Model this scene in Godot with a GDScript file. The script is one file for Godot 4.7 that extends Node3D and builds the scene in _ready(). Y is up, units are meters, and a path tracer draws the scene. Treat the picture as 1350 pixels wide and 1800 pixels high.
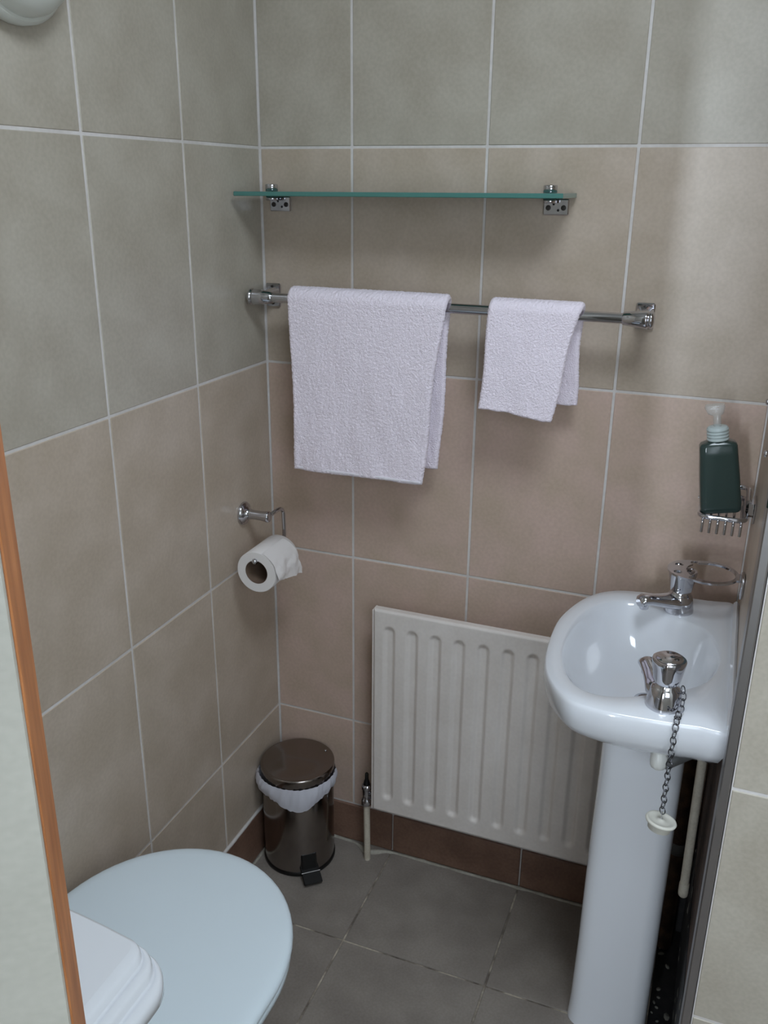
extends Node3D

# ---------------------------------------------------------------- helpers: naming
var used := {}

func numbered(n: String) -> String:
	if not used.has(n):
		used[n] = 0
		return n
	used[n] += 1
	return "%s_%03d" % [n, used[n]]

func tag(o: Node, label: String, category: String, group := "", kind := "") -> Node:
	o.set_meta("label", label)
	o.set_meta("category", category)
	if group != "":
		o.set_meta("group", group)
	if kind != "":
		o.set_meta("kind", kind)
	return o

func thing(called: String, label: String, category: String, at := Vector3.ZERO, group := "") -> Node3D:
	var o := Node3D.new()
	o.name = numbered(called)
	add_child(o)
	o.position = at
	tag(o, label, category, group)
	return o

func part(parent: Node, called: String, mesh: Mesh, m: Material, at := Vector3.ZERO, rot := Vector3.ZERO) -> MeshInstance3D:
	var o := MeshInstance3D.new()
	o.name = called if parent != self else numbered(called)
	o.mesh = mesh
	o.material_override = m
	parent.add_child(o, true)
	o.position = at
	o.rotation = rot
	return o

func struct(called: String, mesh: Mesh, m: Material, label: String, category: String, at := Vector3.ZERO) -> MeshInstance3D:
	var o := part(self, called, mesh, m, at)
	tag(o, label, category, "", "structure")
	return o

# ---------------------------------------------------------------- helpers: shapes
func quad(st: SurfaceTool, a: Vector3, b: Vector3, c: Vector3, d: Vector3) -> void:
	# a b c d run counter-clockwise seen from outside
	st.add_vertex(a); st.add_vertex(c); st.add_vertex(b)
	st.add_vertex(a); st.add_vertex(d); st.add_vertex(c)

func tri(st: SurfaceTool, a: Vector3, b: Vector3, c: Vector3) -> void:
	st.add_vertex(a); st.add_vertex(c); st.add_vertex(b)

func begin() -> SurfaceTool:
	var st := SurfaceTool.new()
	st.begin(Mesh.PRIMITIVE_TRIANGLES)
	return st

func done(st: SurfaceTool) -> ArrayMesh:
	st.index()
	st.generate_normals()
	return st.commit()

# rings run counter-clockwise seen from the side the loft advances to
func add_loft(st: SurfaceTool, rings: Array, cap0 := true, cap1 := true, g0 := 1) -> int:
	var g := g0
	st.set_smooth_group(g)
	for i in rings.size() - 1:
		var r: PackedVector3Array = rings[i]
		var q: PackedVector3Array = rings[i + 1]
		if r[0].distance_squared_to(q[0]) < 1e-14 and r[int(r.size() / 2.0)].distance_squared_to(q[int(r.size() / 2.0)]) < 1e-14:
			g += 1
			st.set_smooth_group(g)
			continue
		var n := r.size()
		for j in n:
			var k := (j + 1) % n
			quad(st, r[j], r[k], q[k], q[j])
	if cap0:
		g += 1
		st.set_smooth_group(g)
		cap(st, rings[0], false)
	if cap1:
		g += 1
		st.set_smooth_group(g)
		cap(st, rings[rings.size() - 1], true)
	return g + 1

func cap(st: SurfaceTool, r: PackedVector3Array, front: bool) -> void:
	var c := Vector3.ZERO
	for v in r:
		c += v
	c /= r.size()
	for j in r.size():
		var k := (j + 1) % r.size()
		if front:
			tri(st, c, r[j], r[k])
		else:
			tri(st, c, r[k], r[j])

func loft(rings: Array, cap0 := true, cap1 := true) -> ArrayMesh:
	var st := begin()
	add_loft(st, rings, cap0, cap1)
	return done(st)

func ring_y(cx: float, cz: float, rx: float, rz: float, y: float, n := 32) -> PackedVector3Array:
	var r := PackedVector3Array()
	for i in n:
		var a := TAU * i / n
		r.append(Vector3(cx + rx * cos(a), y, cz - rz * sin(a)))
	return r

func rrect(cx: float, cz: float, hx: float, hz: float, rad: float, y: float, seg := 6) -> PackedVector3Array:
	var r := PackedVector3Array()
	rad = min(rad, min(hx, hz))
	for q in 4:
		var sx: float = [1, -1, -1, 1][q]
		var sz: float = [-1, -1, 1, 1][q]
		for i in seg + 1:
			var a := PI / 2 * (q + float(i) / seg)
			r.append(Vector3(cx + sx * (hx - rad) + rad * cos(a), y, cz + sz * (hz - rad) - rad * sin(a)))
		if seg >= 12:
			# extra points along the straight side that follows
			var e := r[r.size() - 1]
			var nx := [Vector3(cx - (hx - rad), y, cz - hz), Vector3(cx - hx, y, cz + (hz - rad)), Vector3(cx + (hx - rad), y, cz + hz), Vector3(cx + hx, y, cz - (hz - rad))]
			for i in range(1, 10):
				r.append(e.lerp(nx[q], i / 10.0))
	return r

# profile of Vector2(radius, height), turned round Y; a repeated point makes a crease
func lathe(pr: Array, n := 32, closed := true) -> ArrayMesh:
	var rings := []
	for p in pr:
		rings.append(ring_y(0, 0, max(p.x, 0.00005), max(p.x, 0.00005), p.y, n))
	return loft(rings, closed, closed)

func add_tube(st: SurfaceTool, path: PackedVector3Array, radii, n := 10, loop := false, g0 := 1) -> int:
	var rings := []
	var m := path.size()
	var nn := Vector3.ZERO
	for i in m:
		var t: Vector3
		if loop:
			t = (path[(i + 1) % m] - path[(i - 1 + m) % m]).normalized()
		else:
			t = (path[min(i + 1, m - 1)] - path[max(i - 1, 0)]).normalized()
		if i == 0:
			nn = t.cross(Vector3(0.31, 0.87, 0.39)).normalized()
		nn = (nn - t * nn.dot(t)).normalized()
		var b := t.cross(nn)
		var rad: float = radii[i] if radii is Array else radii
		var r := PackedVector3Array()
		for j in n:
			var a := TAU * j / n
			r.append(path[i] + rad * (cos(a) * nn + sin(a) * b))
		rings.append(r)
	if loop:
		# close on the ring that matches best
		var first: PackedVector3Array = rings[0]
		var last: PackedVector3Array = rings[m - 1]
		var best := 0
		var bd := 1e9
		for s in n:
			var d := first[s].distance_squared_to(last[0])
			if d < bd:
				bd = d
				best = s
		var closing := PackedVector3Array()
		for j in n:
			closing.append(first[(j + best) % n])
		rings.append(closing)
	return add_loft(st, rings, not loop, not loop, g0)

func tube(path, radii, n := 10, loop := false) -> ArrayMesh:
	var st := begin()
	add_tube(st, PackedVector3Array(path), radii, n, loop)
	return done(st)

func smooth_path(ctrl: Array, per := 8) -> PackedVector3Array:
	var out := PackedVector3Array()
	var m := ctrl.size()
	for i in m - 1:
		var p0: Vector3 = ctrl[max(i - 1, 0)]
		var p1: Vector3 = ctrl[i]
		var p2: Vector3 = ctrl[i + 1]
		var p3: Vector3 = ctrl[min(i + 2, m - 1)]
		for k in per:
			out.append(p1.cubic_interpolate(p2, p0, p3, float(k) / per))
	out.append(ctrl[m - 1])
	return out

func add_box(st: SurfaceTool, c: Vector3, s: Vector3, b := 0.001) -> void:
	# chamfered box
	var h := s / 2
	b = min(b, min(h.x, min(h.y, h.z)) * 0.9)
	st.set_smooth_group(-1)
	var P := func(sx, sy, sz, ax):
		var v := Vector3(sx * (h.x - b), sy * (h.y - b), sz * (h.z - b))
		v[ax] += [sx, sy, sz][ax] * b
		return c + v
	for ax in 3:
		var u := (ax + 1) % 3
		var w := (ax + 2) % 3
		for sg in [-1, 1]:
			var q := []
			for k in [[-1, -1], [1, -1], [1, 1], [-1, 1]]:
				var sgn := [0, 0, 0]
				sgn[ax] = sg
				sgn[u] = k[0]
				sgn[w] = k[1]
				q.append(P.call(sgn[0], sgn[1], sgn[2], ax))
			if sg > 0:
				quad(st, q[0], q[1], q[2], q[3])
			else:
				quad(st, q[3], q[2], q[1], q[0])
		for su in [-1, 1]:
			for sw in [-1, 1]:
				var e := []
				for sa in [-1, 1]:
					var sgn := [0, 0, 0]
					sgn[ax] = sa
					sgn[u] = su
					sgn[w] = sw
					e.append(P.call(sgn[0], sgn[1], sgn[2], u))
					e.append(P.call(sgn[0], sgn[1], sgn[2], w))
				if su * sw > 0:
					quad(st, e[0], e[1], e[3], e[2])
				else:
					quad(st, e[0], e[2], e[3], e[1])
	for sx in [-1, 1]:
		for sy in [-1, 1]:
			for sz in [-1, 1]:
				var a: Vector3 = P.call(sx, sy, sz, 0)
				var d: Vector3 = P.call(sx, sy, sz, 1)
				var e: Vector3 = P.call(sx, sy, sz, 2)
				if sx * sy * sz > 0:
					tri(st, a, d, e)
				else:
					tri(st, a, e, d)

func box(s: Vector3, b := 0.001, c := Vector3.ZERO) -> ArrayMesh:
	var st := begin()
	add_box(st, c, s, b)
	return done(st)

# box between two corners
func slab(x0: float, x1: float, y0: float, y1: float, z0: float, z1: float, b := 0.0005) -> ArrayMesh:
	return box(Vector3(x1 - x0, y1 - y0, z1 - z0), b, Vector3(x0 + x1, y0 + y1, z0 + z1) / 2)

# closed outline through control points (x, z), n points at even angles round a centre, counter-clockwise from above
func outline(ctrl: Array, c: Vector2, n: int) -> PackedVector2Array:
	var dense := PackedVector2Array()
	var m := ctrl.size()
	for i in m:
		for k in 24:
			dense.append(ctrl[i].cubic_interpolate(ctrl[(i + 1) % m], ctrl[(i - 1 + m) % m], ctrl[(i + 2) % m], k / 24.0))
	var out := PackedVector2Array()
	for j in n:
		var a := TAU * j / n
		var dir := Vector2(cos(a), -sin(a))
		var hit := c
		for i in dense.size():
			var x = Geometry2D.segment_intersects_segment(c, c + dir * 2.0, dense[i], dense[(i + 1) % dense.size()])
			if x != null and c.distance_to(x) > c.distance_to(hit):
				hit = x
		out.append(hit)
	return out

func at_y(o: PackedVector2Array, c: Vector2, s: float, y: float) -> PackedVector3Array:
	var r := PackedVector3Array()
	for p in o:
		var q: Vector2 = c + (p - c) * s
		r.append(Vector3(q.x, y, q.y))
	return r

func mix_rings(a: PackedVector3Array, b: PackedVector3Array, t: float, y: float) -> PackedVector3Array:
	var r := PackedVector3Array()
	for i in a.size():
		var v := a[i].lerp(b[i], t)
		v.y = y
		r.append(v)
	return r

# ---------------------------------------------------------------- helpers: materials
var M := {}

func mat(col: Color, rough := 0.5, metal := 0.0) -> StandardMaterial3D:
	var m := StandardMaterial3D.new()
	m.albedo_color = col
	m.roughness = rough
	m.metallic = metal
	return m

func rgb8(r: int, g: int, b: int) -> Color:
	return Color8(r, g, b)

# seamless colour texture: coarse clouds between a and b, fine grain on top
func cloud_tex(sd: int, a: Color, b: Color, coarse: float, fine: float, fine_amt: float, size := 256, gain := 1.0) -> ImageTexture:
	var n := FastNoiseLite.new()
	n.seed = sd
	n.frequency = coarse
	n.fractal_octaves = 4
	var i1 := n.get_seamless_image(size, size)
	var n2 := FastNoiseLite.new()
	n2.seed = sd + 77
	n2.frequency = fine
	n2.fractal_octaves = 2
	var i2 := n2.get_seamless_image(size, size)
	var im := Image.create(size, size, false, Image.FORMAT_RGB8)
	for y in size:
		for x in size:
			var t: float = clamp((i1.get_pixel(x, y).r - 0.5) * gain + 0.5, 0, 1)
			var f: float = (i2.get_pixel(x, y).r - 0.5) * fine_amt
			var c := a.lerp(b, t)
			im.set_pixel(x, y, Color(clamp(c.r + f, 0, 1), clamp(c.g + f, 0, 1), clamp(c.b + f, 0, 1)))
	im.generate_mipmaps()
	return ImageTexture.create_from_image(im)

func tri_mat(tex: Texture2D, scale: float, rough: float, world := true, off := Vector3.ZERO) -> StandardMaterial3D:
	var m := StandardMaterial3D.new()
	m.albedo_texture = tex
	m.uv1_triplanar = true
	m.uv1_world_triplanar = world
	m.uv1_scale = Vector3.ONE * scale
	m.uv1_offset = off
	m.roughness = rough
	return m

func make_materials() -> void:
	# wall tile tones, neutral, beige, pinkish: colour cast and light falloff painted in
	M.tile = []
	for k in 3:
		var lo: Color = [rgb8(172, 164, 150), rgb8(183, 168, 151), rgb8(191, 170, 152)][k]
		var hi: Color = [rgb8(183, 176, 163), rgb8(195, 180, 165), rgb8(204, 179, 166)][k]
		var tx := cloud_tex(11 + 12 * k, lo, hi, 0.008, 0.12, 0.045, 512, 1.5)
		var tone_set := []
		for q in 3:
			tone_set.append(tri_mat(tx, 1.8, 0.34, true, Vector3(0.17 * q, 0.31 * q, 0.23 * q)))
		M.tile.append(tone_set)
	M.grout = tri_mat(cloud_tex(5, rgb8(205, 200, 196), rgb8(222, 218, 216), 0.02, 0.2, 0.05, 128), 3.0, 0.8)
	M.floor_grout = tri_mat(cloud_tex(9, rgb8(104, 96, 88), rgb8(184, 174, 158), 0.02, 0.2, 0.12, 256, 2.2), 2.2, 0.85)
	M.bead = tri_mat(cloud_tex(15, rgb8(150, 144, 132), rgb8(186, 182, 170), 0.03, 0.2, 0.1, 128), 5.0, 0.8)
	M.floor = []
	var f1 := cloud_tex(31, rgb8(134, 126, 119), rgb8(147, 139, 131), 0.01, 0.18, 0.05, 512, 1.5)
	for k in 4:
		M.floor.append(tri_mat(f1, 1.6, 0.5, true, Vector3(0.21 * k, 0.37 * k, 0.11 * k)))
	M.skirt = []
	var s1 := cloud_tex(41, rgb8(116, 88, 74), rgb8(134, 104, 88), 0.012, 0.18, 0.06, 256, 1.5)
	for k in 3:
		M.skirt.append(tri_mat(s1, 2.4, 0.5, true, Vector3(0.31 * k, 0.2 * k, 0.4 * k)))
	M.chrome = mat(Color(0.78, 0.78, 0.8), 0.07, 1.0)
	M.steel = mat(Color(0.56, 0.53, 0.51), 0.17, 1.0)
	M.chain = mat(Color(0.42, 0.42, 0.44), 0.25, 1.0)
	M.trim = mat(Color(0.64, 0.63, 0.63), 0.36, 1.0)
	M.screw = mat(Color(0.28, 0.27, 0.26), 0.4, 0.8)
	M.ceramic = mat(Color(0.87, 0.88, 0.90), 0.1)
	M.ceramic.clearcoat_enabled = true
	M.ceramic.clearcoat = 0.5
	M.ceramic.clearcoat_roughness = 0.05
	M.seat = mat(Color(0.88, 0.93, 0.96), 0.35)
	M.white_paint = tri_mat(cloud_tex(51, rgb8(222, 220, 216), rgb8(230, 228, 225), 0.02, 0.2, 0.03, 128), 4.0, 0.4)
	M.radiator = tri_mat(cloud_tex(52, rgb8(224, 216, 210), rgb8(232, 225, 220), 0.02, 0.2, 0.03, 128), 4.0, 0.32)
	M.pipe_paint = tri_mat(cloud_tex(53, rgb8(196, 186, 168), rgb8(216, 208, 192), 0.03, 0.2, 0.08, 128), 6.0, 0.5)
	M.plastic_white = mat(Color(0.86, 0.86, 0.84), 0.35)
	M.plastic_black = mat(Color(0.022, 0.024, 0.026), 0.38)
	M.rubber = mat(Color(0.80, 0.79, 0.75), 0.6)
	M.grey_pipe = mat(Color(0.34, 0.34, 0.34), 0.4)
	M.towel = tri_mat(cloud_tex(61, rgb8(243, 232, 243), rgb8(250, 240, 250), 0.05, 0.4, 0.07, 256), 6.0, 0.95)
	M.towel.rim_enabled = true
	M.towel.rim = 0.3
	M.towel.heightmap_enabled = true
	M.towel.heightmap_scale = 0.08
	M.towel.heightmap_texture = cloud_tex(64, Color.BLACK, Color.WHITE, 0.07, 0.25, 0.2, 512, 1.6)
	M.towel.uv1_scale = Vector3.ONE * 8.0
	M.hem = mat(Color(0.93, 0.91, 0.94), 0.9)
	M.paper = mat(Color(0.92, 0.90, 0.89), 0.9)
	M.card = mat(Color(0.45, 0.37, 0.31), 0.9)
	M.liner = mat(Color(0.86, 0.86, 0.90), 0.45)
	M.liner.backlight_enabled = true
	M.liner.backlight = Color(0.3, 0.3, 0.32)
	M.door = tri_mat(cloud_tex(71, rgb8(170, 168, 158), rgb8(180, 178, 168), 0.015, 0.25, 0.05, 256), 3.0, 0.55)
	M.plaster = mat(Color(0.80, 0.79, 0.76), 0.9)
	M.ceiling = mat(Color(0.86, 0.86, 0.85), 0.9)
	M.hall_floor = mat(Color(0.45, 0.38, 0.32), 0.7)
	# wood: streaks stretched along the height
	var wt := cloud_tex(81, rgb8(150, 92, 52), rgb8(182, 118, 70), 0.03, 0.2, 0.05, 256, 1.8)
	M.wood = tri_mat(wt, 6.0, 0.5)
	M.wood.uv1_scale = Vector3(14, 1.3, 14)
	# bare wall behind the basin: brown board, black damp coating with pale flecks lower down
	M.bare_brown = tri_mat(cloud_tex(91, rgb8(52, 36, 26), rgb8(86, 62, 46), 0.02, 0.2, 0.1, 256, 2.0), 5.0, 0.9)
	M.bare_black = tri_mat(cloud_tex(93, rgb8(12, 11, 12), rgb8(30, 28, 29), 0.03, 0.2, 0.05, 128, 1.5), 7.0, 0.75)
	M.fleck = mat(Color(0.42, 0.41, 0.38), 0.9)
	M.glass = mat(Color(0.30, 0.50, 0.47), 0.02)
	M.glass.refraction_enabled = true
	M.glass.refraction_scale = 0.05
	M.mirror_face = mat(Color(0.75, 0.78, 0.77), 0.03, 1.0)
	M.mirror_glass = mat(Color(0.03, 0.12, 0.09), 0.1)
	M.bottle = mat(rgb8(50, 66, 63), 0.16)
	M.clear_plastic = mat(Color(0.80, 0.84, 0.84, 0.22), 0.12)
	M.clear_plastic.transparency = BaseMaterial3D.TRANSPARENCY_ALPHA
	M.cloudy_plastic = mat(Color(0.74, 0.79, 0.79), 0.3)
	M.fan = mat(Color(0.84, 0.85, 0.82), 0.4)

# ---------------------------------------------------------------- main
func _ready() -> void:
	setup_camera_and_light()
	make_materials()
	build_shell()
	build_door()
	build_toilet()
	build_basin()
	build_radiator()
	build_towels_and_rail()
	build_shelf()
	build_bin()
	build_roll()
	build_right_wall_fittings()
	build_fan()

func setup_camera_and_light() -> void:
	var cam := Camera3D.new()
	cam.name = "camera"
	add_child(cam)
	cam.position = Vector3(0.88131, 1.47889, 1.60142)
	cam.rotation_order = EULER_ORDER_YXZ
	cam.rotation = Vector3(-0.352231, 0.370671, 0.010025)
	cam.fov = rad_to_deg(2.0 * atan(900.0 / 1568.76))
	cam.near = 0.02
	cam.current = true

	var we := WorldEnvironment.new()
	we.name = "environment"
	var e := Environment.new()
	e.background_mode = Environment.BG_SKY
	var sky := Sky.new()
	var sm := ProceduralSkyMaterial.new()
	sm.sky_top_color = Color(0.55, 0.68, 0.85)
	sm.sky_horizon_color = Color(0.75, 0.8, 0.85)
	sm.ground_bottom_color = Color(0.3, 0.3, 0.28)
	sm.ground_horizon_color = Color(0.6, 0.62, 0.62)
	sky.sky_material = sm
	e.sky = sky
	e.tonemap_mode = Environment.TONE_MAPPER_LINEAR
	e.tonemap_exposure = 1.05
	e.sdfgi_enabled = true
	e.ssao_enabled = true
	e.ssil_enabled = true
	we.environment = e
	add_child(we)

	# frosted skylight in the ceiling, added fill panes in the front wall, narrow window at the
	# end of the passage behind the camera (their panes are built in build_shell)
	window_light("skylight_light", Vector2(0.5, 0.5), 1.2, Vector3(0.95, 2.335, 1.05), Vector3(-PI / 2, 0, 0))
	window_light("front_fill_light", Vector2(0.34, 0.9), 0.19, Vector3(1.18, 1.4, 1.735), Vector3.ZERO)  # added frontal fill, two panes wide, no known window here
	window_light("front_fill_light_001", Vector2(0.34, 0.9), 0.19, Vector3(1.57, 1.4, 1.735), Vector3.ZERO)
	window_light("passage_window_light", Vector2(0.11, 1.2), 4.6, Vector3(0.31, 1.5, 5.13), Vector3.ZERO)

const DAYLIGHT := Color(0.90, 0.95, 1.0)

func window_light(called: String, size: Vector2, energy: float, at: Vector3, rot: Vector3) -> void:
	var a := AreaLight3D.new()
	a.name = called
	a.area_size = size
	a.area_normalize_energy = true
	a.light_energy = energy
	a.light_color = DAYLIGHT
	a.area_range = 8.0
	a.area_attenuation = 2.0
	a.shadow_enabled = true
	add_child(a)
	a.position = at
	a.rotation = rot

# ---------------------------------------------------------------- room
const TW := 0.2526
const TH := 0.403
const GAP := 0.0045
const R0 := 0.3317      # first full horizontal joint above the floor

func tile_rows(y0: float, y1: float) -> Array:
	var ys := [y0]
	var y := R0
	while y < y1 - 0.02:
		if y > y0 + 0.02:
			ys.append(y)
		y += TH
	ys.append(y1)
	return ys

# tiles on a wall: axis u runs along X (normal +Z) or along Z (normal given by face)
# batches: painted tone of each row, floor upwards
func tile_wall(wall: Node3D, us: Array, ys: Array, plane: float, axis: String, face: float, sd: int, row_tones: Array) -> void:
	var rng := RandomNumberGenerator.new()
	rng.seed = sd
	var cache := {}
	for i in us.size() - 1:
		for j in ys.size() - 1:
			var w: float = us[i + 1] - us[i] - GAP
			var h: float = ys[j + 1] - ys[j] - GAP
			var key := "%.4f_%.4f" % [w, h]
			if not cache.has(key):
				cache[key] = box(Vector3(w, h, 0.006) if axis == "x" else Vector3(0.006, h, w), 0.0011)
			var u: float = (us[i] + us[i + 1]) / 2
			var v: float = (ys[j] + ys[j + 1]) / 2
			var out := rng.randf_range(-0.0003, 0.0003)
			var p := Vector3(u, v, plane + face * (-0.003 + out)) if axis == "x" else Vector3(plane + face * (-0.003 + out), v, u)
			part(wall, "tile", cache[key], M.tile[row_tones[min(j, row_tones.size() - 1)]][rng.randi() % 3], p)

func build_shell() -> void:
	# floor with its tiles
	var fl := struct("floor", slab(-0.1, 2.0, -0.12, -0.0018, -0.1, 5.35), M.floor_grout, "grey square tiled washroom floor", "floor")
	var fx := [0.0, 0.2896, 0.5939, 0.8982, 1.2025, 1.5068, 1.9]
	var fz := [0.0, 0.2894, 0.5937, 0.898, 1.2023, 1.5066, 1.75]
	var rng := RandomNumberGenerator.new()
	rng.seed = 4
	for i in fx.size() - 1:
		for j in fz.size() - 1:
			var x1: float = fx[i + 1]
			if i >= 3 and j < 1:
				continue
			var s := Vector3(x1 - fx[i] - 0.004, 0.008, fz[j + 1] - fz[j] - 0.004)
			part(fl, "floor_tile", box(s, 0.0009), M.floor[rng.randi() % 4], Vector3((x1 + fx[i]) / 2, -0.004, (fz[j] + fz[j + 1]) / 2))
	part(fl, "damp_coating", slab(0.9, 0.944, -0.01, 0.001, 0.0, 0.5), M.bare_black)
	# rough cement bead where floor and skirting meet, heaped round the radiator pipe
	var nz := FastNoiseLite.new()
	nz.seed = 3
	nz.frequency = 18.0
	var pth := []
	var rad := []
	for k in 200:
		var x := 0.012 + 0.88 * k / 199.0
		var lump: float = exp(-pow((x - 0.24) / 0.03, 2))
		pth.append(Vector3(x, -0.0012, 0.0085 + 0.0015 * nz.get_noise_2d(x, 5.0) + 0.02 * lump))
		rad.append(0.0042 + 0.0018 * nz.get_noise_2d(x, 0.0) + 0.004 * lump)
	part(fl, "cement_bead", tube(pth, rad, 8), M.bead)
	pth = []
	rad = []
	for k in 120:
		var z := 0.012 + 1.1 * k / 119.0
		pth.append(Vector3(0.0085 + 0.0015 * nz.get_noise_2d(z, 9.0), -0.0012, z))
		rad.append(0.0042 + 0.0018 * nz.get_noise_2d(z, 2.0))
	part(fl, "cement_bead", tube(pth, rad, 8), M.bead)

	# back wall
	var wb := struct("wall_back", slab(-0.1, 1.05, -0.12, 2.45, -0.12, -0.0012), M.grout, "beige tiled back wall with white grout", "wall")
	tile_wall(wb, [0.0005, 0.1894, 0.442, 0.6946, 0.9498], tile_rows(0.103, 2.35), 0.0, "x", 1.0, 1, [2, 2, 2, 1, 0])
	part(wb, "damp_coating", slab(0.9, 0.943, 0.0, 0.295, -0.004, 0.005), M.bare_black)
	for k in 3:
		var a: float = [0.0, 0.2896, 0.5939][k]
		var b: float = [0.2896, 0.5939, 0.897][k]
		part(wb, "skirting_tile", slab(a + 0.002, b - 0.002, 0.001, 0.1008, -0.004, 0.0045, 0.0012), M.skirt[k % 3])
	# left wall
	var wl := struct("wall_left", slab(-0.12, -0.0012, -0.12, 2.45, -0.12, 5.35), M.grout, "beige tiled left wall with white grout", "wall")
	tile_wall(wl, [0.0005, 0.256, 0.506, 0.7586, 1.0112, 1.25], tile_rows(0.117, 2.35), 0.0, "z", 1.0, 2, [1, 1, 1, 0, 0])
	for k in 4:
		var a: float = [0.006, 0.2894, 0.5937, 0.898][k]
		var b: float = [0.2894, 0.5937, 0.898, 1.2][k]
		part(wl, "skirting_tile", slab(-0.004, 0.0045, 0.001, 0.113, a + 0.002, b - 0.002, 0.0012), M.skirt[k % 3])
	var seal := []
	var srad := []
	for k in 90:
		var z := 0.006 + 1.1 * k / 89.0
		seal.append(Vector3(0.001, 0.1155, z))
		srad.append(0.0042 + 0.0014 * nz.get_noise_2d(z, 30.0))
	part(wl, "sealant_line", tube(seal, srad, 8), M.grout)
	# right wall beside the basin: tiled above the basin, bare below it
	var wr := struct("wall_right", slab(0.9512, 1.06, -0.12, 2.45, -0.12, 0.505), M.grout, "narrow beige tiled right wall beside the basin", "wall")
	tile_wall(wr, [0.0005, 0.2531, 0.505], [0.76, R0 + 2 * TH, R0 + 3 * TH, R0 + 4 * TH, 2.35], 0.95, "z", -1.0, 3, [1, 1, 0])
	part(wr, "bare_board", slab(0.944, 0.9513, 0.30, 0.757, 0.0, 0.5), M.bare_brown)
	part(wr, "damp_coating", slab(0.943, 0.9513, 0.0, 0.298, 0.0, 0.5), M.bare_black)
	rng.seed = 8
	for k in 16:
		var fr := rng.randf_range(0.003, 0.011)
		var ms := lathe([Vector2(fr, 0), Vector2(fr * 0.8, 0.0008), Vector2(0, 0.0014)], 7)
		var f := part(wr, "plaster_fleck", ms, M.fleck, Vector3(0.9432, rng.randf_range(0.02, 0.3), rng.randf_range(0.05, 0.49)), Vector3(0, 0, PI / 2))
		f.scale = Vector3(rng.randf_range(0.7, 1.8), 1, 1)
	for k in 14:
		var fr := rng.randf_range(0.002, 0.006)
		var f := part(fl, "plaster_fleck", lathe([Vector2(fr, 0), Vector2(fr * 0.8, 0.001), Vector2(0, 0.0018)], 7), M.fleck, Vector3(rng.randf_range(0.905, 0.935), 0.001, rng.randf_range(0.06, 0.36)), Vector3(0, rng.randf_range(0, 3), 0))
		f.scale = Vector3(rng.randf_range(0.7, 1.8), 1, 1)
	# wall that turns towards the camera side, right of the basin
	var wn := struct("wall_corner", slab(0.9565, 2.0, -0.12, 2.45, -0.1, 0.5188), M.grout, "pale tiled wall face right of the metal corner strip", "wall")
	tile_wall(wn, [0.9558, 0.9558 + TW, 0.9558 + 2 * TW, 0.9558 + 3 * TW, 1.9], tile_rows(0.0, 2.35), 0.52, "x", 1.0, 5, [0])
	# metal corner strip
	var st := begin()
	add_box(st, Vector3(0.949, 1.175, 0.5165), Vector3(0.0125, 2.35, 0.008), 0.0018)
	add_box(st, Vector3(0.9435, 1.175, 0.4965), Vector3(0.0016, 2.35, 0.042), 0.0004)
	struct("trim_1", done(st), M.trim, "dull metal corner strip right of the basin", "trim")
	# enclosing walls, ceiling and the passage behind the camera
	struct("wall_side", slab(1.9, 2.0, -0.12, 2.45, 0.5, 5.35), M.plaster, "plain far side wall", "wall")
	var st2 := begin()
	for r in [[0.87, 1.0, -0.12, 2.45], [1.75, 2.0, -0.12, 2.45], [1.0, 1.75, -0.12, 0.94], [1.0, 1.75, 1.86, 2.45], [1.36, 1.39, 0.94, 1.86]]:
		add_box(st2, Vector3((r[0] + r[1]) / 2, (r[2] + r[3]) / 2, 1.8), Vector3(r[1] - r[0], r[3] - r[2], 0.1), 0.0004)
	add_box(st2, Vector3(0.435, 2.225, 1.8), Vector3(0.87, 0.45, 0.1), 0.001)
	struct("wall_front", done(st2), M.plaster, "plain wall with the doorway", "wall")
	struct("wall_stub", slab(0.0, 0.47, -0.02, 2.37, 1.268, 1.31), M.plaster, "short wall behind the cistern", "wall")
	var st3 := begin()
	for r in [[-0.1, 0.7, -0.1, 5.35], [1.2, 2.0, -0.1, 5.35], [0.7, 1.2, -0.1, 0.8], [0.7, 1.2, 1.3, 5.35]]:
		add_box(st3, Vector3((r[0] + r[1]) / 2, 2.4, (r[2] + r[3]) / 2), Vector3(r[1] - r[0], 0.1, r[3] - r[2]), 0.0004)
	struct("ceiling", done(st3), M.ceiling, "plain white ceiling", "ceiling")
	var st4 := begin()
	for r in [[-0.1, 0.255, -0.12, 2.45], [0.365, 2.0, -0.12, 2.45], [0.255, 0.365, -0.12, 0.9], [0.255, 0.365, 2.1, 2.45]]:
		add_box(st4, Vector3((r[0] + r[1]) / 2, (r[2] + r[3]) / 2, 5.2), Vector3(r[1] - r[0], r[3] - r[2], 0.1), 0.0004)
	struct("wall_passage", done(st4), M.plaster, "end wall of the passage", "wall")
	# frosted panes, bright with daylight; the front wall pair is added as fill
	var pane := mat(Color(0.85, 0.88, 0.9), 0.6)
	pane.emission_enabled = true
	pane.emission = DAYLIGHT
	pane.emission_energy_multiplier = 1.5
	struct("window_1", slab(0.7, 1.2, 2.345, 2.36, 0.8, 1.3), pane, "frosted skylight pane in the ceiling", "window")
	struct("window_2", slab(0.255, 0.365, 0.9, 2.1, 5.15, 5.17), pane, "narrow frosted window of the passage", "window")
	struct("window_3", slab(1.0, 1.36, 0.94, 1.86, 1.752, 1.77), pane, "added glowing fill pane beside the doorway", "window")
	struct("window_4", slab(1.39, 1.75, 0.94, 1.86, 1.752, 1.77), pane, "added glowing fill pane nearest the side wall", "window")

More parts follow.
